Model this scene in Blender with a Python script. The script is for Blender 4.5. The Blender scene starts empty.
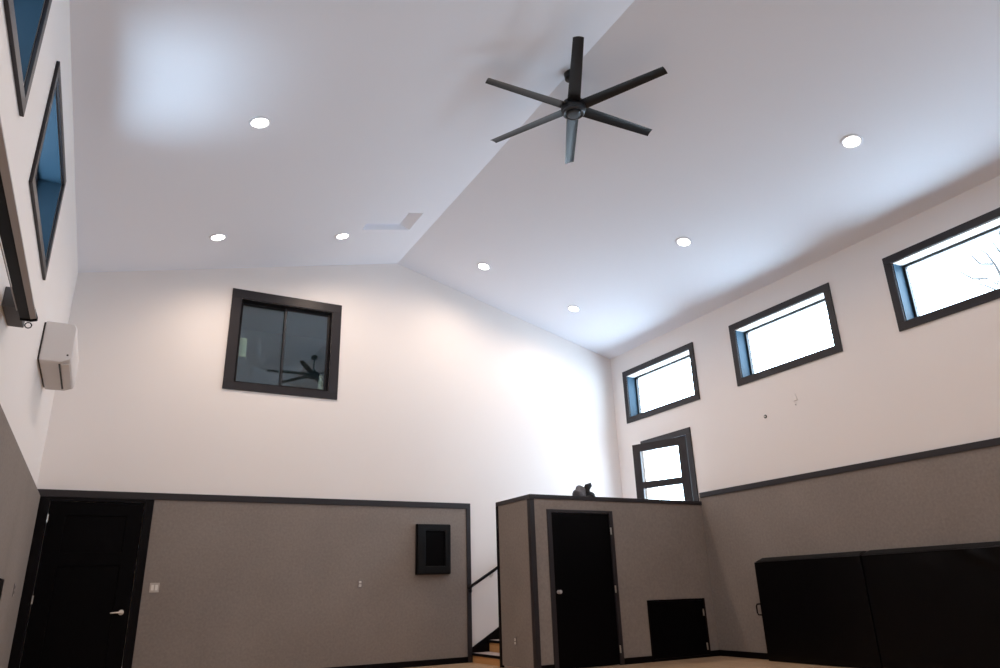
import bpy, bmesh, math, random
from mathutils import Vector, Matrix
C = bpy.context.scene.collection
S = bpy.context.scene
random.seed(4)

# ------------------------------------------------------------ camera
YAW, PITCH, ROLL, FPX, CAMH = 0.5092, 0.3514, -0.0314, 705.86, 1.0016
fw = Vector((math.sin(YAW)*math.cos(PITCH), math.cos(YAW)*math.cos(PITCH), math.sin(PITCH)))
rt = Vector((math.cos(YAW), -math.sin(YAW), 0)); up = rt.cross(fw)
r2 = rt*math.cos(ROLL)+up*math.sin(ROLL); u2 = up*math.cos(ROLL)-rt*math.sin(ROLL)
cam = bpy.data.cameras.new('camera'); cam.sensor_width = 36; cam.lens = 36*FPX/1000; cam.clip_start = 0.05; cam.clip_end = 300
co = bpy.data.objects.new('camera', cam); C.objects.link(co)
M = Matrix((r2, u2, -fw)).transposed().to_4x4(); M.translation = Vector((0, 0, CAMH)); co.matrix_world = M
S.camera = co

# ------------------------------------------------------------ world: overcast sky over snow, dimmer towards the left side
SKY_R, SKY_L, SNOW_GLARE = 20.5, 4.0, 28.0
wd = bpy.data.worlds.new('overcast_sky'); S.world = wd; wd.use_nodes = True
nt = wd.node_tree; bg = nt.nodes['Background']
tc = nt.nodes.new('ShaderNodeTexCoord'); sx = nt.nodes.new('ShaderNodeSeparateXYZ'); mr = nt.nodes.new('ShaderNodeMapRange')
nt.links.new(tc.outputs['Generated'], sx.inputs[0]); nt.links.new(sx.outputs[0], mr.inputs['Value'])
mr.inputs['From Min'].default_value = -0.4; mr.inputs['From Max'].default_value = 0.4
mr.inputs['To Min'].default_value = SKY_L; mr.inputs['To Max'].default_value = SKY_R
# snow on the ground is brighter than the sky
mz = nt.nodes.new('ShaderNodeMapRange'); nt.links.new(sx.outputs[2], mz.inputs['Value'])
mz.inputs['From Min'].default_value = -0.6; mz.inputs['From Max'].default_value = 0.15; mz.inputs['To Min'].default_value = 1.12; mz.inputs['To Max'].default_value = 0.72
mm = nt.nodes.new('ShaderNodeMath'); mm.operation = 'MULTIPLY'; nt.links.new(mr.outputs[0], mm.inputs[0]); nt.links.new(mz.outputs[0], mm.inputs[1])
# a sunlit patch of snow on the ground below the left windows
dv = nt.nodes.new('ShaderNodeVectorMath'); dv.operation = 'DOT_PRODUCT'; nt.links.new(tc.outputs['Generated'], dv.inputs[0])
dv.inputs[1].default_value = Vector((-0.60, 0.03, -0.80)).normalized()
ml = nt.nodes.new('ShaderNodeMapRange'); ml.interpolation_type = 'SMOOTHSTEP'; nt.links.new(dv.outputs['Value'], ml.inputs['Value'])
ml.inputs['From Min'].default_value = 0.955; ml.inputs['From Max'].default_value = 0.975; ml.inputs['To Max'].default_value = SNOW_GLARE
ma = nt.nodes.new('ShaderNodeMath'); nt.links.new(mm.outputs[0], ma.inputs[0]); nt.links.new(ml.outputs[0], ma.inputs[1])
nt.links.new(ma.outputs[0], bg.inputs['Strength']); bg.inputs['Color'].default_value = (0.70, 0.84, 1.0, 1)
CAN_W, CAN_COL = 90, (1.0, 0.78, 0.62)

# ------------------------------------------------------------ view
S.view_settings.view_transform = 'Standard'; S.view_settings.look = 'None'
S.view_settings.gamma = 1; S.view_settings.use_curve_mapping = False; S.view_settings.exposure = 0.0
S.cycles.use_denoising = True; S.cycles.max_bounces = 10; S.cycles.diffuse_bounces = 6; S.cycles.caustics_reflective = False
S.cycles.sample_clamp_indirect = 8

# ------------------------------------------------------------ materials
def mat(name, col, rough=0.5, metal=0, spec=0.5, noise=None, bump=None, emit=None, coat=0):
    m = bpy.data.materials.new(name); m.use_nodes = True; n = m.node_tree; b = n.nodes['Principled BSDF']
    b.inputs['Base Color'].default_value = (*col, 1); b.inputs['Roughness'].default_value = rough
    b.inputs['Metallic'].default_value = metal; b.inputs['Specular IOR Level'].default_value = spec
    b.inputs['Coat Weight'].default_value = coat
    t = n.nodes.new('ShaderNodeTexCoord')
    if noise:
        sc, amt = noise; x = n.nodes.new('ShaderNodeTexNoise'); x.inputs['Scale'].default_value = sc; x.inputs['Detail'].default_value = 4
        n.links.new(t.outputs['Object'], x.inputs['Vector']); r = n.nodes.new('ShaderNodeMix'); r.data_type = 'RGBA'
        r.inputs['A'].default_value = (*[c*(1-amt) for c in col], 1); r.inputs['B'].default_value = (*[min(1, c*(1+amt)) for c in col], 1)
        n.links.new(x.outputs[0], r.inputs['Factor']); n.links.new(r.outputs['Result'], b.inputs['Base Color'])
    if bump:
        sc, st = bump; y = n.nodes.new('ShaderNodeTexNoise'); y.inputs['Scale'].default_value = sc
        n.links.new(t.outputs['Object'], y.inputs['Vector']); q = n.nodes.new('ShaderNodeBump'); q.inputs['Strength'].default_value = st
        q.inputs['Distance'].default_value = 0.01
        n.links.new(y.outputs[0], q.inputs['Height']); n.links.new(q.outputs[0], b.inputs['Normal'])
    if emit:
        b.inputs['Emission Color'].default_value = (*emit[0], 1); b.inputs['Emission Strength'].default_value = emit[1]
    return m
WHITE = mat('white_wall_paint', (0.83, 0.80, 0.785), 0.7, spec=0.25, noise=(1.2, 0.012))
CEIL = mat('white_ceiling_paint', (0.80, 0.83, 0.90), 0.85, spec=0.2)
BLACK = mat('black_satin_paint', (0.0025, 0.002, 0.003), 0.4, spec=0.12)
TRIM = mat('charcoal_trim_paint', (0.018, 0.0155, 0.019), 0.42, spec=0.4)
DOORB = mat('black_door_paint', (0.0012, 0.001, 0.0016), 0.42, spec=0.07)
REVEAL = mat('blue_grey_reveal_paint', (0.020, 0.050, 0.080), 0.55, spec=0.25)
FRAMEB = mat('black_window_frame', (0.01, 0.01, 0.013), 0.4)
NICKEL = mat('brushed_nickel', (0.65, 0.62, 0.58), 0.3, metal=1)
PLATE = mat('white_plastic', (0.75, 0.72, 0.68), 0.4)
PLATE2 = mat('off_white_cover_plate', (0.46, 0.42, 0.38), 0.45)
GREYPL = mat('grey_plastic', (0.20, 0.175, 0.17), 0.5)
VINYL = mat('black_mat_vinyl', (0.0014, 0.0011, 0.0016), 0.34, spec=0.14, bump=(9, 0.2))
VFLAP = mat('mat_flap_webbing', (0.006, 0.006, 0.0065), 0.6, spec=0.2)
ACW = mat('air_conditioner_plastic', (0.68, 0.66, 0.655), 0.45)
ACG = mat('dark_louver_slot', (0.03, 0.03, 0.03), 0.6)
FANM = mat('fan_dark_metal', (0.0055, 0.006, 0.008), 0.32, spec=0.38)
FANH = mat('fan_hub_metal', (0.05, 0.058, 0.068), 0.3, metal=0.4)
BARG = mat('grey_anodised_metal', (0.38, 0.37, 0.38), 0.45, metal=0.1)
LENS = mat('lit_lens', (1, 1, 1), 0.5, emit=((1.0, 0.93, 0.84), 14))
CLOTH = mat('dark_grey_knit', (0.15, 0.15, 0.165), 0.9, noise=(60, 0.5), bump=(80, 0.6))
CLOTHB = mat('black_fleece', (0.010, 0.010, 0.012), 0.8)
CARD = mat('cream_card', (0.75, 0.72, 0.55), 0.7)
OFFICE = mat('office_wall_paint', (0.42, 0.47, 0.49), 0.8)
BARK = mat('tree_bark', (0.10, 0.09, 0.085), 0.9, noise=(20, 0.3))
TREADM = mat('pale_stair_tread', (0.50, 0.42, 0.40), 0.45)

def fabric():
    m = mat('taupe_woven_fabric', (0.215, 0.185, 0.168), 0.95, spec=0.1)
    n = m.node_tree; b = n.nodes['Principled BSDF']; t = n.nodes.new('ShaderNodeTexCoord')
    a = n.nodes.new('ShaderNodeTexNoise'); a.inputs['Scale'].default_value = 30; a.inputs['Detail'].default_value = 3
    c = n.nodes.new('ShaderNodeTexNoise'); c.inputs['Scale'].default_value = 1.3
    r = n.nodes.new('ShaderNodeMix'); r.data_type = 'RGBA'; r.inputs['A'].default_value = (0.172, 0.149, 0.136, 1); r.inputs['B'].default_value = (0.318, 0.281, 0.256, 1)
    s = n.nodes.new('ShaderNodeMath'); s.operation = 'MULTIPLY_ADD'; s.inputs[1].default_value = 0.4
    n.links.new(t.outputs['Object'], a.inputs['Vector']); n.links.new(t.outputs['Object'], c.inputs['Vector'])
    h = n.nodes.new('ShaderNodeMath'); h.operation = 'MULTIPLY'; h.inputs[1].default_value = 0.6
    n.links.new(a.outputs[0], h.inputs[0]); n.links.new(c.outputs[0], s.inputs[0]); n.links.new(h.outputs[0], s.inputs[2])
    n.links.new(s.outputs[0], r.inputs['Factor']); n.links.new(r.outputs['Result'], b.inputs['Base Color'])
    q = n.nodes.new('ShaderNodeBump'); q.inputs['Strength'].default_value = 0.3; q.inputs['Distance'].default_value = 0.004
    n.links.new(a.outputs[0], q.inputs['Height']); n.links.new(q.outputs[0], b.inputs['Normal'])
    return m
FABRIC = fabric()

def wood(name, c1, c2, plank):
    m = mat(name, c1, 0.35, coat=0.2); n = m.node_tree; b = n.nodes['Principled BSDF']; t = n.nodes.new('ShaderNodeTexCoord')
    mp = n.nodes.new('ShaderNodeMapping'); mp.inputs['Scale'].default_value = (12, 1.2, 12)
    w = n.nodes.new('ShaderNodeTexNoise'); w.inputs['Scale'].default_value = 3; w.inputs['Detail'].default_value = 5
    n.links.new(t.outputs['Object'], mp.inputs[0]); n.links.new(mp.outputs[0], w.inputs['Vector'])
    r = n.nodes.new('ShaderNodeMix'); r.data_type = 'RGBA'; r.inputs['A'].default_value = (*c1, 1); r.inputs['B'].default_value = (*c2, 1)
    n.links.new(w.outputs[0], r.inputs['Factor']); out = r.outputs['Result']
    if plank:
        k = n.nodes.new('ShaderNodeTexBrick'); k.inputs['Scale'].default_value = 1; k.inputs['Brick Width'].default_value = 0.9; k.inputs['Row Height'].default_value = 0.06
        k.inputs['Mortar Size'].default_value = 0.0012; k.inputs['Color1'].default_value = (1, 1, 1, 1); k.inputs['Color2'].default_value = (0.82, 0.8, 0.78, 1); k.inputs['Mortar'].default_value = (0.35, 0.3, 0.25, 1)
        mq = n.nodes.new('ShaderNodeMapping'); mq.inputs['Rotation'].default_value = (0, 0, math.pi/2)
        n.links.new(t.outputs['Object'], mq.inputs[0]); n.links.new(mq.outputs[0], k.inputs['Vector'])
        x = n.nodes.new('ShaderNodeMix'); x.data_type = 'RGBA'; x.blend_type = 'MULTIPLY'; x.inputs['Factor'].default_value = 1
        n.links.new(out, x.inputs['A']); n.links.new(k.outputs[0], x.inputs['B']); out = x.outputs['Result']
    n.links.new(out, b.inputs['Base Color']); return m
FLOOR = wood('maple_floor', (0.52, 0.34, 0.20), (0.62, 0.43, 0.27), True)
RISER = wood('maple_riser', (0.60, 0.31, 0.12), (0.70, 0.40, 0.17), False)

def glass(name, tint, refl):
    m = bpy.data.materials.new(name); m.use_nodes = True; n = m.node_tree; n.nodes.clear()
    o = n.nodes.new('ShaderNodeOutputMaterial'); mx = n.nodes.new('ShaderNodeMixShader'); t = n.nodes.new('ShaderNodeBsdfTransparent'); g = n.nodes.new('ShaderNodeBsdfGlossy')
    t.inputs[0].default_value = (*tint, 1); g.inputs['Roughness'].default_value = 0.0; g.inputs['Color'].default_value = (0.9, 0.95, 1, 1)
    lw = n.nodes.new('ShaderNodeLayerWeight'); lw.inputs['Blend'].default_value = 0.5
    pw = n.nodes.new('ShaderNodeMath'); pw.operation = 'POWER'; pw.inputs[1].default_value = 5; f = n.nodes.new('ShaderNodeMath'); f.operation = 'MULTIPLY_ADD'
    f.inputs[1].default_value = 1-refl; f.inputs[2].default_value = refl
    n.links.new(lw.outputs['Facing'], pw.inputs[0]); n.links.new(pw.outputs[0], f.inputs[0]); n.links.new(f.outputs[0], mx.inputs[0]); n.links.new(t.outputs[0], mx.inputs[1]); n.links.new(g.outputs[0], mx.inputs[2]); n.links.new(mx.outputs[0], o.inputs[0])
    return m
GLASS = glass('clear_glass', (0.93, 0.97, 0.98), 0.04)
GLASSI = glass('interior_glass', (0.74, 0.84, 0.84), 0.13)

# ------------------------------------------------------------ mesh helpers
class MB:
    def __init__(s): s.v = []; s.f = []
    def add(s, v, f):
        o = len(s.v); s.v += [Vector(p) for p in v]; s.f += [[i+o for i in q] for q in f]; return s
    def box(s, x0, x1, y0, y1, z0, z1):
        v = [(x, y, z) for x in (x0, x1) for y in (y0, y1) for z in (z0, z1)]
        return s.add(v, [(0, 1, 3, 2), (4, 6, 7, 5), (0, 4, 5, 1), (2, 3, 7, 6), (0, 2, 6, 4), (1, 5, 7, 3)])
    def prism(s, pts, vec):
        n = len(pts); vec = Vector(vec); a = [Vector(p) for p in pts]
        return s.add(a+[p+vec for p in a], [list(range(n))[::-1], list(range(n, 2*n))]+[(i, (i+1) % n, n+(i+1) % n, n+i) for i in range(n)])
    def tube(s, path, r, n=10, caps=True):
        path = [Vector(p) for p in path]; rr = r if isinstance(r, (list, tuple)) else [r]*len(path); v = []; f = []; nor = None
        for i, p in enumerate(path):
            d = (path[min(i+1, len(path)-1)]-path[max(i-1, 0)]).normalized()
            if nor is None: nor = d.orthogonal().normalized()
            nor = (nor-d*nor.dot(d)).normalized(); b = d.cross(nor)
            v += [p+(nor*math.cos(2*math.pi*k/n)+b*math.sin(2*math.pi*k/n))*rr[i] for k in range(n)]
        for i in range(len(path)-1):
            f += [(i*n+k, i*n+(k+1) % n, (i+1)*n+(k+1) % n, (i+1)*n+k) for k in range(n)]
        if caps: f += [list(range(n))[::-1], [(len(path)-1)*n+k for k in range(n)]]
        return s.add(v, f)
    def lathe(s, prof, n=32, c=(0, 0, 0), axis=(0, 0, 1)):
        q = Vector((0, 0, 1)).rotation_difference(Vector(axis)); c = Vector(c); v = []; f = []
        for r, z in prof: v += [c+q @ Vector((r*math.cos(2*math.pi*k/n), r*math.sin(2*math.pi*k/n), z)) for k in range(n)]
        for i in range(len(prof)-1): f += [(i*n+k, i*n+(k+1) % n, (i+1)*n+(k+1) % n, (i+1)*n+k) for k in range(n)]
        f += [list(range(n))[::-1], [(len(prof)-1)*n+k for k in range(n)]]
        return s.add(v, f)
    def build(s, name, m, parent=None, bevel=0, smooth=False, label=None):
        off = Vector((0, 0, 0)); p = parent; inv = Matrix.Identity(4)
        chain = []
        while p is not None: chain.append(p); p = p.parent
        W = Matrix.Identity(4)
        for q in reversed(chain): W = W @ q.matrix_basis
        inv = W.inverted()
        if parent is None:
            xs = [v.x for v in s.v]; ys = [v.y for v in s.v]; zs = [v.z for v in s.v]
            off = Vector(((min(xs)+max(xs))/2, (min(ys)+max(ys))/2, min(zs)))
            vs = [v-off for v in s.v]
        else: vs = [inv @ v for v in s.v]
        me = bpy.data.meshes.new(name); me.from_pydata([tuple(v) for v in vs], [], s.f)
        bm = bmesh.new(); bm.from_mesh(me); bmesh.ops.recalc_face_normals(bm, faces=bm.faces); bm.to_mesh(me); bm.free()
        me.materials.append(m)
        if smooth:
            for f in me.polygons: f.use_smooth = True
            me.set_sharp_from_angle(angle=math.radians(40))
        o = bpy.data.objects.new(name, me); C.objects.link(o); o.location = off
        if parent: o.parent = parent
        if bevel:
            b = o.modifiers.new('bevel', 'BEVEL'); b.width = bevel; b.segments = 2; b.limit_method = 'ANGLE'
        if label: o['label'] = label
        return o
def empty(name, loc, rz=0):
    o = bpy.data.objects.new(name, None); C.objects.link(o); o.location = loc; o.rotation_euler = (0, 0, rz); o.empty_display_size = 0.2; return o
def tag(o, label, cat=None, group=None, kind=None):
    o['label'] = label
    if cat: o['category'] = cat
    if group: o['group'] = group
    if kind: o['kind'] = kind
    return o
def struct(o, label): return tag(o, label, kind='structure')

def sheet(ab, bb, holes, P):
    """closed slab over a grid of cells with rectangular holes; P(a,b,t) -> point, t = 0 room side, 1 outer side"""
    A = sorted(set([ab[0], ab[1]]+[x for h in holes for x in h[:2]]+list(ab[2:]))); B = sorted(set([bb[0], bb[1]]+[x for h in holes for x in h[2:]]))
    def solid(i, j):
        if i < 0 or j < 0 or i >= len(A)-1 or j >= len(B)-1: return False
        a = (A[i]+A[i+1])/2; b = (B[j]+B[j+1])/2
        return not any(h[0] < a < h[1] and h[2] < b < h[3] for h in holes)
    m = MB(); idx = {}
    def V(i, j, t):
        if (i, j, t) not in idx: idx[(i, j, t)] = len(m.v); m.v.append(Vector(P(A[i], B[j], t)))
        return idx[(i, j, t)]
    for i in range(len(A)-1):
        for j in range(len(B)-1):
            if not solid(i, j): continue
            for t in (0, 1): m.f.append([V(i, j, t), V(i+1, j, t), V(i+1, j+1, t), V(i, j+1, t)])
            if not solid(i-1, j): m.f.append([V(i, j, 0), V(i, j+1, 0), V(i, j+1, 1), V(i, j, 1)])
            if not solid(i+1, j): m.f.append([V(i+1, j, 0), V(i+1, j+1, 0), V(i+1, j+1, 1), V(i+1, j, 1)])
            if not solid(i, j-1): m.f.append([V(i, j, 0), V(i+1, j, 0), V(i+1, j, 1), V(i, j, 1)])
            if not solid(i, j+1): m.f.append([V(i, j+1, 0), V(i+1, j+1, 0), V(i+1, j+1, 1), V(i, j+1, 1)])
    return m

# ------------------------------------------------------------ room dimensions
XL, XR, D, D1, D2, XB, YB = -0.80, 8.61, 10.856, 8.788, 9.79, 5.31, -7.0
RX, RZ, ZL, ZR = 4.0, 6.60, 5.465, 5.39
SL = (RZ-ZL)/(RX-XL); SR = (RZ-ZR)/(XR-RX)
def roof(x): return RZ-SL*(RX-x) if x < RX else RZ-SR*(x-RX)
T = 0.28

# floor
m = MB(); m.box(XL-T, XR+T, YB-T, D+T, -0.15, 0); struct(m.build('floor', FLOOR), 'honey maple plank floor of the gym')
# ceiling: two slopes meeting at the ridge; the left one has the hatch opening
HX0, HX1, HY0, HY1 = 2.90, 3.68, 8.88, 9.47
m = sheet((XL-T, RX), (YB-T, D+T), [(HX0, HX1, HY0, HY1)], lambda a, b, t: (a, b, RZ-SL*(RX-a)+t*0.2))
struct(m.build('ceiling', CEIL), 'left slope of the white vaulted ceiling')
m = sheet((RX, XR+T), (YB-T, D+T), [], lambda a, b, t: (a, b, RZ-SR*(a-RX)+t*0.2))
struct(m.build('ceiling', CEIL), 'right slope of the white vaulted ceiling')
# walls
ZTOP = 9
def zz(b, x): return roof(x) if b == ZTOP else b
RW = [(8.635, 10.395), (5.875, 7.575), (3.095, 4.835), (0.30, 2.07), (-2.48, -0.71), (-5.26, -3.49)]
LW = [(5.465, 7.155), (2.765, 4.48), (0.08, 1.78), (-2.62, -0.92)]
LZ0, LZ1 = 3.935, 4.835
WZR0, WZR1 = 4.085, 4.905
m = sheet((YB-T, D+T), (0, ZTOP), [(a, b, WZR0, WZR1) for a, b in RW]+[(8.96, 10.15, 1.33, 3.465)], lambda a, b, t: (XR+t*T, a, (ZR-t*T*SR if b == ZTOP else b)))
wall_right = struct(m.build('wall_right', WHITE), 'white right wall with a row of high windows above taupe padding')
m = sheet((YB-T, D+T), (0, ZTOP), [(a, b, LZ0, LZ1) for a, b in LW], lambda a, b, t: (XL-t*T, a, (ZL-t*T*SL if b == ZTOP else b)))
wall_left = struct(m.build('wall_left', WHITE), 'white left wall with diamond-looking high windows above grey padding')
m = sheet((XL, XR, RX), (0, ZTOP), [(1.44, 2.88, 4.10, 5.46)], lambda a, b, t: (a, D+t*0.2, zz(b, a)))
wall_back = struct(m.build('wall_back', WHITE), 'tall white gable wall at the far end')
m = sheet((XL, XR, RX), (0, ZTOP), [], lambda a, b, t: (a, YB-t*0.2, zz(b, a)))
struct(m.build('wall_rear', WHITE), 'white gable wall behind the viewer')

# padding panels
HPB = 2.33
m = MB(); m.box(0.585, 5.29, D-0.030, D-0.001, 0.085, HPB); m.build('fabric_panel', FABRIC, wall_back, label='taupe woven fabric panel')
m = MB(); m.box(XR-0.03, XR-0.001, YB, D1+0.028, 0.085, 2.37); m.build('fabric_panel', FABRIC, wall_right, label='taupe woven fabric panel')
m = MB(); m.box(XL+0.001, XL+0.065, YB, D-0.046, 0.085, 2.335); m.build('fabric_panel', FABRIC, wall_left, label='grey taupe fabric panel')

def strip(name, label, *b, mt=None):
    m = MB(); m.box(*b); return struct(m.build(name, mt or TRIM, bevel=0.003), label)
strip('trim_1', 'charcoal cap rail along the top of the far wall padding', XL+0.012, 5.365, D-0.045, D-0.001, HPB, 2.42)
strip('trim_2', 'charcoal upright trim at the right end of the far wall padding', 5.29, 5.365, D-0.045, D-0.001, 0, HPB)
strip('trim_3', 'charcoal cap rail on the right wall padding', XR-0.048, XR-0.001, YB, D1-0.002, 2.37, 2.45)
strip('baseboard_back', 'black baseboard under the far wall padding', 0.586, 5.29, D-0.04, D-0.001, 0, 0.085, mt=BLACK)
strip('baseboard_right', 'black baseboard along the right wall', XR-0.04, XR-0.001, YB, D1-0.002, 0, 0.085, mt=BLACK)
strip('baseboard_left', 'black baseboard along the left wall', XL+0.001, XL+0.075, YB, D-0.05, 0, 0.084, mt=BLACK)

# ------------------------------------------------------------ closet box in front of the stairs
HB = 2.315; F0 = D1
D2X0, D2X1, D2Z = 5.652, 6.677, 2.068
D3X0, D3X1, D3Z = 7.285, 8.36, 0.80
m = sheet((XB+0.03, XR), (0, HB-0.065), [(D2X0, D2X1, 0, D2Z), (D3X0, D3X1, 0.03, D3Z)], lambda a, b, t: (a, F0+0.03+t*0.10, b))
m.box(XB+0.03, XB+0.13, F0+0.13, D2, 0, HB-0.065); m.box(XB+0.13, 7.2, D2-0.1, D2, 0, HB-0.065); m.box(XB+0.13, 7.2, F0+0.13, D2-0.1, HB-0.12, HB-0.065)
m.box(7.2, 7.3, F0+0.13, D2, 0, HB-0.065)
wc = struct(m.build('wall_closet', WHITE), 'low closet block covered in taupe fabric in front of the stairs')
m = sheet((XB+0.06, XR-0.0305), (0.085, HB-0.06), [(D2X0-0.075, D2X1+0.07, 0.05, D2Z+0.045), (D3X0-0.03, D3X1+0.03, 0.05, D3Z+0.035)], lambda a, b, t: (a, F0+t*0.029, b))
m.build('fabric_panel', FABRIC, wc, label='taupe woven fabric panel')
m = MB(); m.box(XB, XB+0.029, F0+0.07, D2-0.05, 0.03, HB-0.06); m.build('fabric_panel', FABRIC, wc, label='taupe woven fabric panel')
m = MB(); m.box(XB-0.012, XR-0.001, F0-0.015, F0+0.14, HB-0.06, HB); m.box(XB-0.012, XB+0.14, F0+0.14, D2+0.01, HB-0.06, HB)
struct(m.build('trim_4', TRIM, bevel=0.003), 'charcoal cap along the top of the closet block')
m = MB(); m.box(XB-0.012, XB+0.058, F0-0.015, F0+0.068, 0, HB-0.061); struct(m.build('trim_5', TRIM), 'charcoal corner post of the closet block')
m = MB(); m.box(XB-0.012, XB+0.029, D2-0.05, D2+0.01, 0, HB-0.061); struct(m.build('trim_6', BLACK), 'black upright trim at the stair edge of the closet block')
m = MB(); m.box(XB+0.06, D2X0-0.075, F0-0.012, F0+0.029, 0, 0.084); m.box(D2X1+0.07, D3X0-0.031, F0-0.012, F0+0.029, 0, 0.084); m.box(D3X1+0.031, XR-0.041, F0-0.012, F0+0.029, 0, 0.084)
struct(m.build('baseboard_closet', BLACK), 'black baseboard at the foot of the closet block')

def hinge(x, y, z, parent):
    m = MB(); m.box(x-0.012, x+0.012, y-0.004, y, z-0.05, z+0.05); m.tube([(x, y-0.008, z-0.05), (x, y-0.008, z+0.05)], 0.007, 8)
    m.build('hinge', NICKEL, parent, label='bright metal hinge')
def lever(x, y, z, dirx, parent):
    m = MB(); m.lathe([(0.032, 0), (0.032, 0.008), (0.028, 0.012)], 20, (x, y, z), (0, -1, 0))
    m.tube([(x, y-0.01, z), (x, y-0.05, z)], 0.009, 10); m.tube([(x-dirx*0.01, y-0.05, z), (x+dirx*0.06, y-0.053, z), (x+dirx*0.125, y-0.05, z-0.004)], [0.011, 0.009, 0.008], 10)
    m.build('door_handle', NICKEL, parent, smooth=True, label='brushed nickel lever handle')
def shaker(x0, x1, z0, z1, y0, y1, panels):
    """door leaf, front at y0, with recessed panels"""
    return sheet((x0, x1), (z0, z1), panels, lambda a, b, t: (a, y0+t*(y1-y0), b)), panels
# door_1 far left
d1 = struct(empty('door_1', (-0.08, D-0.03, 0)), 'tall black panelled door at the left end of the far wall')
m, ps = shaker(-0.615, 0.47, 0.01, 2.275, D-0.030, D-0.002, [(-0.42, 0.28, 1.64, 2.10), (-0.42, 0.28, 0.25, 1.48)])
for a, b, c, e in ps: m.box(a, b, D-0.018, D-0.002, c, e)
m.build('door_leaf', DOORB, d1, bevel=0.003)
m = MB(); m.box(XL+0.012, -0.62, D-0.045, D-0.001, 0, 2.329); m.box(0.475, 0.584, D-0.045, D-0.001, 0, 2.329); m.box(-0.62, 0.475, D-0.045, D-0.001, 2.28, 2.329)
m.build('door_casing', BLACK, d1, bevel=0.003)
hinge(-0.617, D-0.032, 2.06, d1); hinge(-0.617, D-0.032, 1.09, d1); hinge(-0.617, D-0.032, 0.25, d1)
lever(0.375, D-0.031, 0.91, -1, d1)
# door_2 closet
d2 = struct(empty('door_2', (6.16, F0+0.03, 0)), 'plain black flush door in the closet block')
m = MB(); m.box(D2X0+0.004, D2X1-0.004, F0+0.006, F0+0.046, 0.01, D2Z-0.004); m.build('door_leaf', DOORB, d2)
m = MB(); y0, y1 = F0-0.012, F0+0.044
m.box(D2X0-0.074, D2X0, y0, y1-0.015, 0, D2Z+0.044); m.box(D2X1, D2X1+0.069, y0, y1-0.015, 0, D2Z+0.044); m.box(D2X0, D2X1, y0, y1-0.015, D2Z, D2Z+0.044)
m.build('door_casing', TRIM, d2, bevel=0.003)
for z in (1.82, 1.005, 0.206): hinge(6.688, F0-0.012, z, d2)
m = MB(); m.lathe([(0.026, 0), (0.026, 0.006), (0.012, 0.01), (0.012, 0.035), (0.027, 0.045), (0.027, 0.06), (0.018, 0.068)], 20, (5.71, F0+0.006, 0.99), (0, -1, 0))
m.build('door_handle', BARG, d2, smooth=True, label='dark metal knob')
# door_3 low access door
d3 = struct(empty('door_3', (7.82, F0, 0.04)), 'low black access door beside the right corner')
m = MB(); m.box(D3X0+0.003, D3X1-0.003, F0-0.010, F0+0.02, 0.035, D3Z-0.003); m.build('door_leaf', DOORB, d3, bevel=0.003)
m = MB(); m.box(D3X0-0.029, D3X0, F0-0.014, F0+0.029, 0, D3Z+0.034); m.box(D3X1, D3X1+0.029, F0-0.014, F0+0.029, 0, D3Z+0.034); m.box(D3X0, D3X1, F0-0.014, F0+0.029, D3Z, D3Z+0.034); m.box(D3X0, D3X1, F0-0.014, F0+0.029, 0, 0.034)
m.build('door_casing', BLACK, d3)
for z in (0.63, 0.15): hinge(8.335, F0-0.010, z, d3)

# ------------------------------------------------------------ windows
def window(n, side, a, b, label):
    """high window in a side wall; side +1 right, -1 left"""
    X = XR if side > 0 else XL; s = side; WZ0, WZ1 = (WZR0, WZR1) if side > 0 else (LZ0, LZ1)
    w = struct(empty('window_%d' % n, (X, (a+b)/2, WZ0)), label)
    def bx(m, d0, d1, *r):
        m.box(min(X+s*d0, X+s*d1), max(X+s*d0, X+s*d1), *r)
    tw = 0.105 if s > 0 else 0.085; m = MB()
    for r in ((a-tw, b+tw, WZ1, WZ1+tw), (a-tw, b+tw, WZ0-tw, WZ0), (a-tw, a, WZ0, WZ1), (b, b+tw, WZ0, WZ1)): bx(m, -0.022 if s > 0 else -0.024, -0.001, *r)
    m.build('window_trim', TRIM, w, bevel=0.003)
    e = 0.012; m = MB()
    for r in ((a, b, WZ0, WZ0+e), (a, a+e, WZ0+e, WZ1-e), (b-e, b, WZ0+e, WZ1-e)): bx(m, 0.001, 0.24, *r)
    mh = MB(); bx(mh, 0.001, 0.24, a, b, WZ1-e, WZ1); mh.build('window_head', PLATE if s > 0 else REVEAL, w)  # snow light on the right-hand heads is put into their white colour
    m.build('window_reveal', REVEAL, w, label='blue grey painted reveal')
    f = 0.035; m = MB(); a2, b2, c2, d2_ = a+e, b-e, WZ0+e, WZ1-e
    for r in ((a2, b2, d2_-f, d2_), (a2, b2, c2, c2+f), (a2, a2+f, c2+f, d2_-f), (b2-f, b2, c2+f, d2_-f)): bx(m, 0.19, 0.25, *r)
    m.build('window_frame', FRAMEB, w)
    m = MB(); bx(m, 0.215, 0.221, a2+f, b2-f, c2+f, d2_-f); m.build('window_pane', GLASS, w)
    p = bpy.data.lights.new('daylight_portal', 'AREA'); p.shape = 'RECTANGLE'; p.size = WZ1-WZ0; p.size_y = b-a; p.cycles.is_portal = True
    o = bpy.data.objects.new('daylight_portal', p); C.objects.link(o); o.parent = w; o.location = (s*0.27, 0, (WZ1-WZ0)/2); o.rotation_euler = (0, s*math.pi/2, 0)
wl = ['high window in the right wall nearest the far corner', 'middle high window in the right wall', 'large high window at the right edge of the photo with faint branches outside']
k = 1
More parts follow.
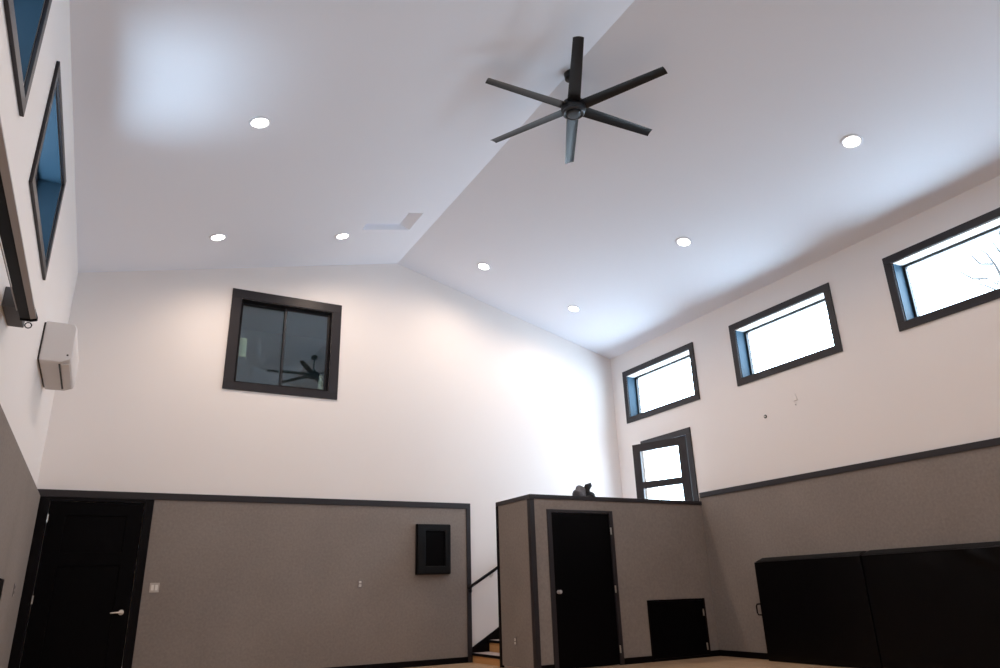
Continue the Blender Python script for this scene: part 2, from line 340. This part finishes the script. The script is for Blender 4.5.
for i, (a, b) in enumerate(RW):
    window(k, 1, a, b, wl[i] if i < 3 else 'unseen high right wall window added for daylight behind the viewer, number %s from the far end' % ['four', 'five', 'six'][i-3]); k += 1  # windows past the labelled list are unseen, added to let in daylight
ll = ['whole diamond-looking high window in the left wall', 'high left wall window cut off by the top of the photo', 'unseen high left wall window added for daylight beside the viewer', 'unseen high left wall window added for daylight behind the viewer']
for i, (a, b) in enumerate(LW): window(k, -1, a, b, ll[i]); k += 1  # those beside and behind the viewer are unseen, added for daylight

# interior window in the gable wall
wi = struct(empty('window_%d' % k, (2.16, D, 4.1)), 'black framed sliding interior window high in the far gable wall')
X0, X1, Z0, Z1 = 1.44, 2.88, 4.10, 5.46; tw = 0.15
m = MB()
m.prism([(X0-tw, D-0.022, Z1+tw), (X1+tw, D-0.022, Z1+tw), (X1+tw, D-0.022, Z1), (X0-tw, D-0.022, Z1)], (0, 0.021, 0))
m.box(X0-tw, X1+tw, D-0.022, D-0.001, Z0-tw+0.03, Z0); m.box(X0-tw, X0, D-0.022, D-0.001, Z0, Z1); m.box(X1, X1+tw, D-0.022, D-0.001, Z0, Z1)
m.build('window_trim', TRIM, wi, bevel=0.003)
m = MB(); e = 0.02
m.box(X0, X1, D+0.001, D+0.19, Z1-e, Z1); m.box(X0, X1, D+0.001, D+0.19, Z0, Z0+e); m.box(X0, X0+e, D+0.001, D+0.19, Z0+e, Z1-e); m.box(X1-e, X1, D+0.001, D+0.19, Z0+e, Z1-e)
m.build('window_reveal', BLACK, wi)
for nm, xa, xb, yy in (('sash', X0+e, 2.18, D+0.11), ('sash', 2.13, X1-e, D+0.075)):
    f = 0.028; m = MB(); za, zb = Z0+e, Z1-e
    m.box(xa, xb, yy, yy+0.03, zb-f, zb); m.box(xa, xb, yy, yy+0.03, za, za+f); m.box(xa, xa+f, yy, yy+0.03, za+f, zb-f); m.box(xb-f, xb, yy, yy+0.03, za+f, zb-f)
    s_ = m.build(nm, FRAMEB, wi)
    m = MB(); m.box(xa+f, xb-f, yy+0.012, yy+0.018, za+f, zb-f); m.build('window_pane', GLASSI, s_)
# room behind it
m = MB(); a0, a1, b0, b1, c0, c1 = -0.2, 4.6, D+0.2, D+3.4, 3.2, 6.2
m.add([(x, y, z) for x in (a0, a1) for y in (b0, b1) for z in (c0, c1)], [(0, 1, 3, 2), (4, 6, 7, 5), (2, 3, 7, 6), (0, 2, 6, 4), (1, 5, 7, 3)])
struct(m.build('wall_office', OFFICE), 'dim blue grey room behind the interior window')
m = MB(); m.box(1.47, 1.60, D+0.152, D+0.16, 4.56, 4.87); tag(m.build('note_card', CARD), 'cream card propped at the left side of the interior window', 'card')
m = MB(); m.lathe([(0.04, 0), (0.042, 0.02), (0.042, 0.17), (0.022, 0.20), (0.020, 0.24), (0.028, 0.245), (0.028, 0.28)], 20, (2.79, D+0.15, Z0+e))
tag(m.build('bottle', PLATE, smooth=True), 'small white bottle on the right end of the interior window sill', 'bottle')

# landing door, glazed, swung inwards
d4 = struct(empty('door_4', (XR, 8.96, 1.33)), 'charcoal glazed door standing ajar at the top of the stairs')
m = MB()
for r in ((8.85, 10.16, 3.465, 3.57), (8.85, 8.96, 1.33, 3.465)): m.box(XR-0.022, XR-0.001, *r)
m.build('door_casing', TRIM, d4, bevel=0.003)
m = MB()
m.box(XR+0.001, XR+0.27, 8.96, 8.985, 1.34, 3.44); m.box(XR+0.001, XR+0.27, 8.96, 10.15, 3.44, 3.465)
m.build('door_jamb', REVEAL, d4)
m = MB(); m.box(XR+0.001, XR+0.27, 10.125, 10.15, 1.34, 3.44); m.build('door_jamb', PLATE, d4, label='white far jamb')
ang = math.radians(20.3); hx, hy = XR-0.03, 8.975
def dp(s_, t, z): return (hx-math.sin(ang)*s_+math.cos(ang)*t, hy+math.cos(ang)*s_+math.sin(ang)*t, z)
WDT = 1.045; panes = [(0.15, 0.895, 2.76, 3.30), (0.15, 0.895, 2.10, 2.645)]
m = sheet((0, WDT), (1.345, 3.435), panes, lambda a, b, t: dp(a, t*0.045, b)); leaf = m.build('door_leaf', TRIM, d4)
m = MB()
for a, b, c, e_ in panes: m.prism([dp(a, 0.02, c), dp(b, 0.02, c), dp(b, 0.02, e_), dp(a, 0.02, e_)], Vector(dp(0, 0.026, 0))-Vector(dp(0, 0.02, 0)))
m.build('door_pane', GLASS, leaf)
m = MB(); m.tube([dp(1.0, -0.01, 2.35), dp(1.0, -0.05, 2.35), dp(0.9, -0.055, 2.35)], 0.01, 10); m.build('door_handle', NICKEL, d4)
p = bpy.data.lights.new('daylight_portal', 'AREA'); p.shape = 'RECTANGLE'; p.size = 2.1; p.size_y = 1.17; p.cycles.is_portal = True
o = bpy.data.objects.new('daylight_portal', p); C.objects.link(o); o.parent = d4; o.location = (0.27, 0.59, 1.055); o.rotation_euler = (0, math.pi/2, 0)

# ------------------------------------------------------------ staircase
st = tag(empty('staircase', (5.35, 10.3, 0)), 'enclosed stair with maple risers and dark nosings rising right behind the closet block', 'staircase')
RUN, RISE, NX, NZ = 0.30, 0.17, 5.355, 0.135
for i in range(8):
    x = NX+RUN*i; z = NZ+RISE*i; zp = 0 if i == 0 else z-RISE
    m = MB(); m.box(x+0.02, x+0.04, D2+0.012, D-0.032, zp, z-0.035); m.build('riser', RISER, st, label='honey maple riser')
    if i < 7:
        m = MB(); m.box(x+0.03, x+RUN+0.02, D2+0.012, D-0.032, z-0.035, z); t_ = m.build('tread', TREADM, st, label='pale tread with black nosing')
        m = MB(); m.box(x, x+0.03, D2+0.012, D-0.032, z-0.038, z); m.build('nosing', BLACK, t_, bevel=0.004)
x = NX+RUN*7; z = NZ+RISE*7
m = MB(); m.box(x, XR-0.002, D2+0.012, D-0.002, z-0.2, z); m.box(7.302, XR-0.002, F0+0.132, D2+0.01, z-0.2, z); m.build('landing', TREADM, st)
m = MB(); s0 = 0.567
m.prism([(5.367, D-0.031, 0), (5.367, D-0.031, 0.205), (x, D-0.031, 0.205+s0*(x-5.367)), (x, D-0.031, z-0.25), (5.8, D-0.031, 0)], (0, 0.030, 0)); m.build('stringer', BLACK, st)
hr = tag(empty('handrail', (5.3, D, 1.1)), 'black handrail on the white wall above the stairs', 'handrail')
def hz(x): return 1.105+0.567*(x-5.321)
m = MB(); m.tube([(5.29, D-0.085, hz(5.29)), (7.55, D-0.085, hz(7.55))], 0.024, 14); m.build('rail', BLACK, hr, smooth=True)
for x in (5.345, 5.74, 7.2):
    m = MB(); m.lathe([(0.026, 0), (0.026, 0.007)], 16, (x, D-0.001 if x > 5.4 else D-0.046, hz(x)-0.075), (0, -1, 0)); m.tube([(x, D-0.01 if x > 5.4 else D-0.05, hz(x)-0.075), (x, D-0.07, hz(x)-0.07), (x, D-0.085, hz(x)-0.02)], 0.008, 8)
    m.build('bracket', BLACK if x < 5.4 else NICKEL, hr, label='rail bracket')

# ------------------------------------------------------------ wall fittings
cb = tag(empty('wall_cabinet', (4.715, D-0.03, 1.3)), 'black framed shallow cabinet on the taupe padding near the stairs', 'wall cabinet')
m = MB(); m.box(4.395, 4.975, D-0.085, D-0.031, 1.305, 2.07); m.build('body', BLACK, cb, bevel=0.004)
m = sheet((4.41, 4.97), (1.315, 2.06), [(4.535, 4.875, 1.425, 1.965)], lambda a, b, t: (a, D-0.115+t*0.029, b)); dr = m.build('door', mat('black_cabinet_lacquer', (0.0035, 0.004, 0.005), 0.35, spec=0.25), cb, bevel=0.005)
m = MB(); m.box(4.542, 4.868, D-0.097, D-0.0865, 1.432, 1.958); m.build('inset_panel', DOORB, dr)

def plate(name, label, cat, cx, cz, w, h, y, rockers, axis='y', mt=PLATE, group=None, dark=True):
    r = tag(empty(name, (cx, y, cz-h/2) if axis == 'y' else (y, cx, cz-h/2)), label, cat, group)
    def bb(m, a0, a1, d0, d1, z0, z1):
        if axis == 'y': m.box(a0, a1, y-d1, y-d0, z0, z1)
        elif axis == 'x-': m.box(y-d1, y-d0, a0, a1, z0, z1)
        else: m.box(y+d0, y+d1, a0, a1, z0, z1)
    m = MB(); bb(m, cx-w/2, cx+w/2, 0, 0.006, cz-h/2, cz+h/2); m.build('cover_plate', PLATE2 if mt is PLATE else mt, r, bevel=0.002)
    for (ox, oz, rw, rh, nm) in rockers:
        m = MB(); bb(m, cx+ox-rw/2, cx+ox+rw/2, 0.0062, 0.010, cz+oz-rh/2, cz+oz+rh/2); p_ = m.build(nm, PLATE if mt is PLATE or nm == 'socket' and mt is GREYPL and not dark else (GREYPL if mt is not PLATE else PLATE), r, bevel=0.002)
        if nm == 'socket':
            m = MB()
            for q in (-0.008, 0.008): bb(m, cx+ox+q-(0.007 if dark else 0.002), cx+ox+q+(0.007 if dark else 0.002), 0.0101, 0.0106, cz+oz-(0.012 if dark else 0.007), cz+oz+(0.012 if dark else 0.007))
            m.build('slots', ACG, p_)
plate('light_switch', 'white double rocker switch beside the black door', 'light switch', 0.725, 1.20, 0.115, 0.12, D-0.0305, [(-0.024, 0, 0.033, 0.07, 'rocker'), (0.024, 0, 0.033, 0.07, 'rocker')])
plate('wall_outlet', 'outlet with white sockets in the middle of the far wall padding', 'outlet', 3.515, 1.19, 0.075, 0.118, D-0.0305, [(0, 0.024, 0.036, 0.032, 'socket'), (0, -0.024, 0.036, 0.032, 'socket')], mt=GREYPL, dark=False)
plate('wall_outlet', 'outlet with white sockets low on the left side of the closet block', 'outlet', 9.34, 0.36, 0.075, 0.118, XB-0.0005, [(0, 0.022, 0.036, 0.030, 'socket'), (0, -0.022, 0.036, 0.030, 'socket')], axis='x-', mt=GREYPL, dark=False)
plate('wall_outlet', 'grey outlet on the left wall padding beside the black door', 'outlet', 9.63, 1.185, 0.09, 0.13, XL+0.0652, [(0, 0.026, 0.036, 0.032, 'socket'), (0, -0.026, 0.036, 0.032, 'socket')], axis='x+', mt=GREYPL)
m = MB(); m.box(XL+0.066, XL+0.084, 7.95, 8.25, 1.065, 1.255); cbx = tag(m.build('control_box', BLACK, bevel=0.006), 'black box on the left wall padding at the left edge of the photo', 'control box')
# little fixtures on the right wall
m = MB(); m.lathe([(0.028, 0), (0.028, 0.004), (0.022, 0.006)], 20, (XR-0.0005, 7.247, 3.393), (-1, 0, 0))
wa = tag(m.build('wall_anchor', BLACK, smooth=True), 'tiny round dark ring on the white wall under the middle window', 'wall anchor')
m = MB(); m.lathe([(0.013, 0), (0.013, 0.004)], 14, (XR-0.007, 7.247, 3.393), (-1, 0, 0)); m.build('hole_cap', PLATE, wa)
wb = tag(empty('wall_bracket', (XR-0.001, 6.67, 3.5)), 'small pale bracket on the white wall right of the dark ring', 'bracket')
m = MB(); m.prism([(XR-0.001, 6.63, 3.50), (XR-0.001, 6.70, 3.50), (XR-0.001, 6.68, 3.60), (XR-0.001, 6.65, 3.60)], (-0.02, 0, 0)); m.build('plate', WHITE, wb)
m = MB(); m.lathe([(0.010, 0), (0.010, 0.006)], 12, (XR-0.001, 6.675, 3.44), (-1, 0, 0)); m.build('screw_cap', BARG, wb)

# air conditioner
ac = tag(empty('air_conditioner', (XL, 8.65, 3.35)), 'white wall mounted air conditioner on the left wall near the corner', 'air conditioner')
m = MB(); ya, yb = 8.07, 9.25
prof = [(XL+0.015, 3.325), (XL+0.20, 3.325), (XL+0.285, 3.36), (XL+0.30, 3.405), (XL+0.295, 3.70), (XL+0.27, 3.745), (XL+0.015, 3.745)]
m.prism([(x, ya, z) for x, z in prof], (0, yb-ya, 0)); m.build('body', ACW, ac, bevel=0.012, smooth=True)
m = MB(); m.box(XL+0.001, XL+0.014, ya+0.01, yb-0.01, 3.345, 3.73); m.build('mounting_plate', ACG, ac)
m = MB(); m.box(XL+0.185, XL+0.20, ya+0.07, yb-0.12, 3.317, 3.327); m.build('louver_slot', ACG, ac, label='dark air slot')
m = MB(); m.box(XL+0.205, XL+0.28, ya+0.07, yb-0.12, 3.323, 3.331); m.build('louver', ACW, ac, bevel=0.003)
m = MB(); m.box(XL+0.245, XL+0.262, ya-0.003, ya+0.01, 3.395, 3.412); m.build('badge', ACG, ac)

# rail housing on the left wall with its wall block
rh = tag(empty('rail_housing', (XL+0.12, 3.0, 2.88)), 'long black and grey housing mounted along the left wall under the windows', 'rail housing')
m = MB(); m.box(XL+0.101, XL+0.165, -0.5, 5.56, 2.882, 2.985); m.build('case', DOORB, rh, bevel=0.004)
m = MB(); m.prism([(XL+0.1655, -0.5, 2.880), (XL+0.200, -0.5, 2.890), (XL+0.198, -0.5, 2.905), (XL+0.1655, -0.5, 2.985)], (0, 6.045, 0)); m.build('face_strip', BARG, rh, bevel=0.002, label='grey metal face strip')
m = MB(); m.prism([(XL+0.102, 5.56, 2.874), (XL+0.166, 5.56, 2.874), (XL+0.205, 5.56, 2.886), (XL+0.204, 5.56, 2.91), (XL+0.17, 5.56, 2.993), (XL+0.102, 5.56, 2.993)], (0, 0.025, 0)); m.build('end_cap', BLACK, rh, bevel=0.004)
m = MB(); m.tube([(XL+0.155+0.02*math.cos(t), 5.595, 2.868-0.016+0.02*math.sin(t)) for t in [2*math.pi*i/16 for i in range(17)]], 0.004, 8, False); m.build('hook_ring', BLACK, rh)
m = MB(); m.tube([(XL+0.094, -0.5, 2.888), (XL+0.094, 3, 2.880), (XL+0.096, 5.40, 2.884)], 0.004, 8); m.build('cord', BARG, rh, label='thin grey cord along the underside')
m = MB(); m.box(XL+0.001, XL+0.100, 5.43, 5.86, 2.915, 3.055); m.build('wall_block', mat('dark_grey_block', (0.07, 0.07, 0.075), 0.6), rh, bevel=0.004, label='dark grey mounting block')

# ceiling hatch in the left slope
ht = tag(empty('ceiling_hatch', ((HX0+HX1)/2, (HY0+HY1)/2, roof(3.3))), 'recessed white hatch in the left ceiling slope beside the ridge', 'hatch')
def cz(x, d): return RZ-SL*(RX-x)+d
m = MB(); xi0, xi1, yi0, yi1, dd = HX0+0.01, HX1-0.17, HY0+0.01, HY1-0.008, 0.085
o_ = [(HX0, HY0), (HX1, HY0), (HX1, HY1), (HX0, HY1)]; i_ = [(xi0, yi0), (xi1, yi0), (xi1, yi1), (xi0, yi1)]
v = [(x, y, cz(x, 0.0)) for x, y in o_]+[(x, y, cz(x, dd)) for x, y in i_]+[(x, y, cz(x, dd+0.03)) for x, y in i_]+[(x, y, cz(x, 0.19)) for x, y in o_]
f = []
for q in range(4):
    n_ = (q+1) % 4; f += [(q, n_, 4+n_, 4+q), (4+q, 4+n_, 8+n_, 8+q), (8+q, 8+n_, 12+n_, 12+q), (12+q, 12+n_, n_, q)]
m.add(v, f); m.build('hatch_frame', CEIL, ht)
m = MB(); m.prism([(xi0+0.004, yi0+0.004, cz(xi0, dd+0.004)), (xi1-0.004, yi0+0.004, cz(xi1, dd+0.004)), (xi1-0.004, yi1-0.004, cz(xi1, dd+0.004)), (xi0+0.004, yi1-0.004, cz(xi0, dd+0.004))], (0, 0, 0.02)); m.build('hatch_lid', CEIL, ht)

# ------------------------------------------------------------ recessed ceiling lights
def can(x, y, label, proto=[None]):
    s = SL if x < RX else -SR; n = Vector((s, 0, -1)).normalized(); z = roof(x)
    q = Vector((0, 0, -1)).rotation_difference(n)
    if proto[0] is None:
        r = empty('recessed_light', (0, 0, 0))
        m = MB(); P = [(0.088, 0.0), (0.120, 0.0), (0.118, -0.008), (0.098, -0.012), (0.088, -0.006)]; N = 36
        v = [(a*math.cos(2*math.pi*k_/N), a*math.sin(2*math.pi*k_/N), b) for a, b in P for k_ in range(N)]
        m.add(v, [(i*N+k_, i*N+(k_+1) % N, ((i+1) % 5)*N+(k_+1) % N, ((i+1) % 5)*N+k_) for i in range(5) for k_ in range(N)]); m.build('trim_ring', CEIL, r, smooth=True)
        m = MB(); m.lathe([(0.0875, -0.001), (0.0875, -0.005), (0.07, -0.009), (0.03, -0.010)], 36); m.build('lens', LENS, r, label='glowing white lens')
        L = bpy.data.lights.new('lamp', 'SPOT'); L.energy = CAN_W; L.color = CAN_COL; L.spot_size = math.radians(172); L.spot_blend = 1.0; L.shadow_soft_size = 0.06
        lo = bpy.data.objects.new('lamp', L); C.objects.link(lo); lo.parent = r; lo.location = (0, 0, -0.08)
        proto[0] = r
    else:
        r = proto[0].copy(); C.objects.link(r)
        for c in list(proto[0].children):
            d = c.copy(); C.objects.link(d); d.parent = r
    r.location = Vector((x, y, z)); r.rotation_mode = 'QUATERNION'; r.rotation_quaternion = q
    tag(r, label, 'ceiling light', 'recessed ceiling lights'); return r
can(0.897, 6.796, 'lit recessed light high on the left ceiling slope, nearest the viewer there')
can(0.88, 9.70, 'lit recessed light above and left of the interior window')
can(2.66, 9.69, 'lit recessed light just left of the ceiling hatch')
can(5.161, 9.745, 'lit recessed light right of the ridge end, by the gable wall')
can(6.99, 9.74, 'lit recessed light nearest the far right corner of the ceiling')
can(7.00, 6.856, 'lit recessed light in the middle of the right ceiling slope')
can(7.03, 4.064, 'lit recessed light on the right ceiling slope nearest the viewer')
for x, y in ((0.9, 3.9), (0.9, 0.8), (7.03, 1.0), (0.9, -2.2), (7.03, -2.2), (0.9, -5.0), (7.03, -5.0)):  # unseen lights, added because the room needs more lamplight
    can(x, y, 'lit recessed light added to brighten the room, out of view behind or above the viewer')

# ------------------------------------------------------------ ceiling fan
FX, FY, FZ = 4.015, 5.33, 6.10
fan = tag(empty('ceiling_fan', (FX, FY, FZ)), 'large black six bladed ceiling fan hanging from the ridge', 'ceiling fan')
m = MB(); m.lathe([(0.035, -0.10), (0.07, -0.085), (0.078, -0.02), (0.078, 0.02)], 28, (FX, FY, RZ)); m.build('canopy', FANM, fan, smooth=True)
m = MB(); m.tube([(FX, FY, RZ-0.08), (FX, FY, FZ+0.08)], 0.017, 14); m.build('downrod', FANM, fan, smooth=True)
m = MB(); m.lathe([(0.04, 0.13), (0.06, 0.10), (0.125, 0.07), (0.14, 0.045), (0.14, -0.01), (0.128, -0.035)], 36, (FX, FY, FZ)); m.build('motor_housing', FANM, fan, smooth=True)
m = MB(); m.lathe([(0.128, -0.035), (0.125, -0.06), (0.11, -0.07), (0.09, -0.062), (0.085, -0.05)], 36, (FX, FY, FZ)); m.build('hub_ring', FANH, fan, smooth=True)
m = MB(); m.lathe([(0.078, -0.045), (0.078, -0.075), (0.066, -0.088), (0.02, -0.092)], 32, (FX, FY, FZ)); m.build('hub_cap', FANH, fan, smooth=True)
for kk in range(6):
    a = math.radians(-121.5+60*kk); R_ = Matrix.Rotation(a, 4, 'Z') @ Matrix.Rotation(math.radians(-10), 4, 'X')
    m = MB(); NS, NC = 8, 6; v = []
    for side in (1, -1):
        for i in range(NS+1):
            t = i/NS; x = 0.10+t*0.985; w = 0.145-0.035*t
            for j in range(NC+1):
                c = j/NC-0.5; zc = 0.010*(1-4*c*c); th = 0.005*(1-(2*c)**2*0.7)
                v.append(Vector((x+0.012*c*(t), c*w, zc+side*th)))
    n1 = (NS+1)*(NC+1); f = []
    def I(s_, i, j): return s_*n1+i*(NC+1)+j
    for i in range(NS):
        for j in range(NC):
            f += [(I(0, i, j), I(0, i+1, j), I(0, i+1, j+1), I(0, i, j+1)), (I(1, i, j), I(1, i, j+1), I(1, i+1, j+1), I(1, i+1, j))]
        f += [(I(0, i, 0), I(1, i, 0), I(1, i+1, 0), I(0, i+1, 0)), (I(0, i, NC), I(0, i+1, NC), I(1, i+1, NC), I(1, i, NC))]
    for j in range(NC): f += [(I(0, 0, j), I(0, 0, j+1), I(1, 0, j+1), I(1, 0, j)), (I(0, NS, j), I(1, NS, j), I(1, NS, j+1), I(0, NS, j+1))]
    m.add([Vector((FX, FY, FZ+0.01))+R_ @ p_ for p_ in v], f); m.build('blade', FANM, fan, smooth=True)

# ------------------------------------------------------------ gym mats against the right wall
def gym_mat(y0, y1, label, handle, folds, seed):
    r = tag(empty('gym_mat', ((8.42+XR-0.04)/2, (y0+y1)/2, 0)), label, 'gym mat', 'black mats along the right wall')
    rnd = random.Random(seed); xf, xb, zt, zb = 8.405, XR-0.050, 1.305, 1.362
    ny, nz = max(8, int((y1-y0)/0.05)), 26; m = MB(); v = []
    def disp(y, z):
        d = 0
        for (fy, fz, ly, lz, amp) in folds:    # a crease: line segment with depth
            ax, ay = fy, fz; bx_, by = ly, lz; tt = max(0, min(1, ((y-ax)*(bx_-ax)+(z-ay)*(by-ay))/((bx_-ax)**2+(by-ay)**2+1e-9)))
            dd_ = math.hypot(y-ax-tt*(bx_-ax), z-ay-tt*(by-ay)); d += amp*math.exp(-(dd_/0.03)**2)
        e_ = min(y-y0, y1-y, 0.06)/0.06
        return xf+0.006*(1-e_)**2-0.012*math.sin(3.1*y+1.3*z)*e_*0.5-d
    for i in range(ny+1):
        y = y0+(y1-y0)*i/ny
        for j in range(nz+1):
            z = 0.004+(zt-0.004)*j/nz; v.append((disp(y, z)+0.012*max(0, 1-z/0.05), y, z))
        v.append((xb, y, zb-0.004*math.sin(5*y))); v.append((xb, y, 0.09)); v.append((xb-0.0, y, 0.004))
    K = nz+4; f = []
    for i in range(ny):
        for j in range(K): f.append((i*K+j, (i+1)*K+j, (i+1)*K+(j+1) % K, i*K+(j+1) % K))
    f += [list(range(K)), [ny*K+j for j in range(K)][::-1]]
    m.add(v, f); b_ = m.build('mat_body', VINYL, r, smooth=True)
    m = MB()
    m.prism([(xf+0.014, y0+0.02, zt+0.006), (xb-0.004, y0+0.02, zb+0.003), (xb-0.004, y1-0.035, zb+0.003), (xf+0.014, y1-0.02, zt+0.006)], (0, 0, 0.004)); m.build('top_flap', VFLAP, r, label='charcoal webbing flap along the top')
    if handle:
        m = MB(); m.tube([(8.44, y1+0.001, 0.745), (8.445, y1+0.09, 0.74), (8.45, y1+0.11, 0.71), (8.45, y1+0.11, 0.63), (8.445, y1+0.09, 0.60), (8.44, y1+0.001, 0.595)], 0.011, 8); m.build('handle', BLACK, r, smooth=True, label='black webbing handle')
gym_mat(5.985, 7.70, 'black folded gym mat with end handle, nearest the low access door', True, [(6.94, 1.30, 6.94, 0.3, -0.004)], 1)
gym_mat(2.20, 5.970, 'long black gym mat at the right edge with creased top', False,
        [(5.05, 1.28, 5.0, 0.9, 0.008), (5.18, 1.20, 5.02, 1.08, 0.010), (4.62, 1.29, 4.45, 1.20, 0.012), (4.5, 1.30, 4.28, 1.22, 0.012), (4.38, 1.305, 4.15, 1.25, 0.022), (4.75, 1.30, 4.4, 1.12, 0.02), (6.3, 1.3, 6.3, 0.2, 0), (5.95, 0.17, 5.62, 0.06, -0.010), (5.7, 0.05, 5.0, 0.22, 0.012)], 2)

# ------------------------------------------------------------ bundle of dark cloth on the closet cap
def blob(name, m_, parent, c, r, seed, rough=0.22, flat=0):
    rnd = random.Random(seed); bm = bmesh.new(); bmesh.ops.create_icosphere(bm, subdivisions=4, radius=1)
    ph = [(rnd.uniform(2, 7), rnd.uniform(2, 7), rnd.uniform(2, 7), rnd.uniform(0, 6)) for _ in range(7)]
    for v in bm.verts:
        n_ = v.co.copy(); k_ = 1+rough*sum(math.sin(a*n_.x+b*n_.y+c_*n_.z+p_) for a, b, c_, p_ in ph)/4
        v.co = Vector((n_.x*r[0]*k_, n_.y*r[1]*k_, n_.z*r[2]*k_)); v.co.z = max(v.co.z, flat)
    mb = MB(); bm.verts.ensure_lookup_table(); mb.add([v.co+Vector(c) for v in bm.verts], [[v.index for v in f_.verts] for f_ in bm.faces]); bm.free()
    return mb.build(name, m_, parent, smooth=True)
bd = tag(empty('cloth_bundle', (6.30, F0+0.07, HB)), 'small dark grey and black crumpled cloth bundle on top of the closet block', 'cloth')
blob('knit_part', CLOTH, bd, (6.235, F0+0.07, HB), (0.105, 0.06, 0.150), 3, 0.28)
blob('fleece_part', CLOTHB, bd, (6.40, F0+0.06, HB), (0.100, 0.055, 0.072), 8, 0.25)
m = MB(); path = [(6.36, F0+0.06, HB+0.05), (6.35, F0+0.06, HB+0.11), (6.375, F0+0.06, HB+0.155), (6.42, F0+0.06, HB+0.182), (6.435, F0+0.06, HB+0.215)]
m.tube(path, [0.05, 0.05, 0.052, 0.035, 0.006], 12); m.build('pointed_flap', CLOTHB, bd, smooth=True, label='black pointed flap')

# ------------------------------------------------------------ bare tree outside the right window
tr = tag(empty('bare_tree', (18, 6.6, -0.5)), 'bare winter tree outside the large right hand window', 'tree')
rnd = random.Random(12); m = MB(); tw_ = MB()
def branch(mb, p, d, L, r, depth):
    pts = [Vector(p)]; dd_ = Vector(d).normalized()
    for _ in range(5):
        dd_ = (dd_+Vector((rnd.uniform(-1, 1), rnd.uniform(-1, 1), rnd.uniform(-0.6, 1)))*0.13).normalized(); pts.append(pts[-1]+dd_*L/5)
    mb.tube(pts, [r*(1-0.12*i) for i in range(6)], 5)
    if depth > 0:
        for i in (2, 3, 4, 5):
            nd = (dd_+Vector((rnd.uniform(-1, 1), rnd.uniform(-1, 1), rnd.uniform(-0.3, 0.8)))*0.8).normalized()
            branch(tw_, pts[i], nd, L*rnd.uniform(0.5, 0.72), r*0.62, depth-1)
trunk = [Vector((18, 6.6, -0.5)), Vector((18.05, 6.62, 2)), Vector((18, 6.55, 4.5)), Vector((18.1, 6.6, 7)), Vector((18.0, 6.7, 9.5))]
m.tube(trunk, [0.16, 0.13, 0.10, 0.07, 0.03], 10)
for p_, d_ in (((18.02, 6.58, 6.2), (0, 0.7, 0.8)), ((18.1, 6.6, 7.2), (0.2, 0.8, 0.55)), ((18.05, 6.6, 8), (0, 0.7, 0.6)), ((18.05, 6.6, 5.5), (-0.4, -0.8, 0.6)), ((18.05, 6.6, 7.4), (0.3, -0.8, 0.7))):
    branch(tw_, p_, d_, 1.5, 0.038, 2)
for pts in ([(6.6, 6.4), (7.2, 7.15), (7.6, 7.55), (7.95, 7.8), (8.3, 8.4)], [(7.2, 7.15), (7.7, 7.3), (8.15, 7.75), (8.5, 7.95)], [(7.6, 7.55), (7.75, 8.1), (7.9, 8.5), (8.15, 8.8)], [(7.95, 7.8), (8.3, 7.95), (8.6, 8.3)],
            [(6.6, 7.2), (7.2, 8.2), (7.5, 8.9), (7.65, 9.3)], [(7.75, 8.1), (8.05, 8.25), (8.25, 8.6)]):
    tw_.tube([(18+0.1*i, a, b) for i, (a, b) in enumerate(pts)], [0.034-0.006*i for i in range(len(pts))], 6)
m.build('trunk', BARK, tr); tw_.build('branches', BARK, tr)
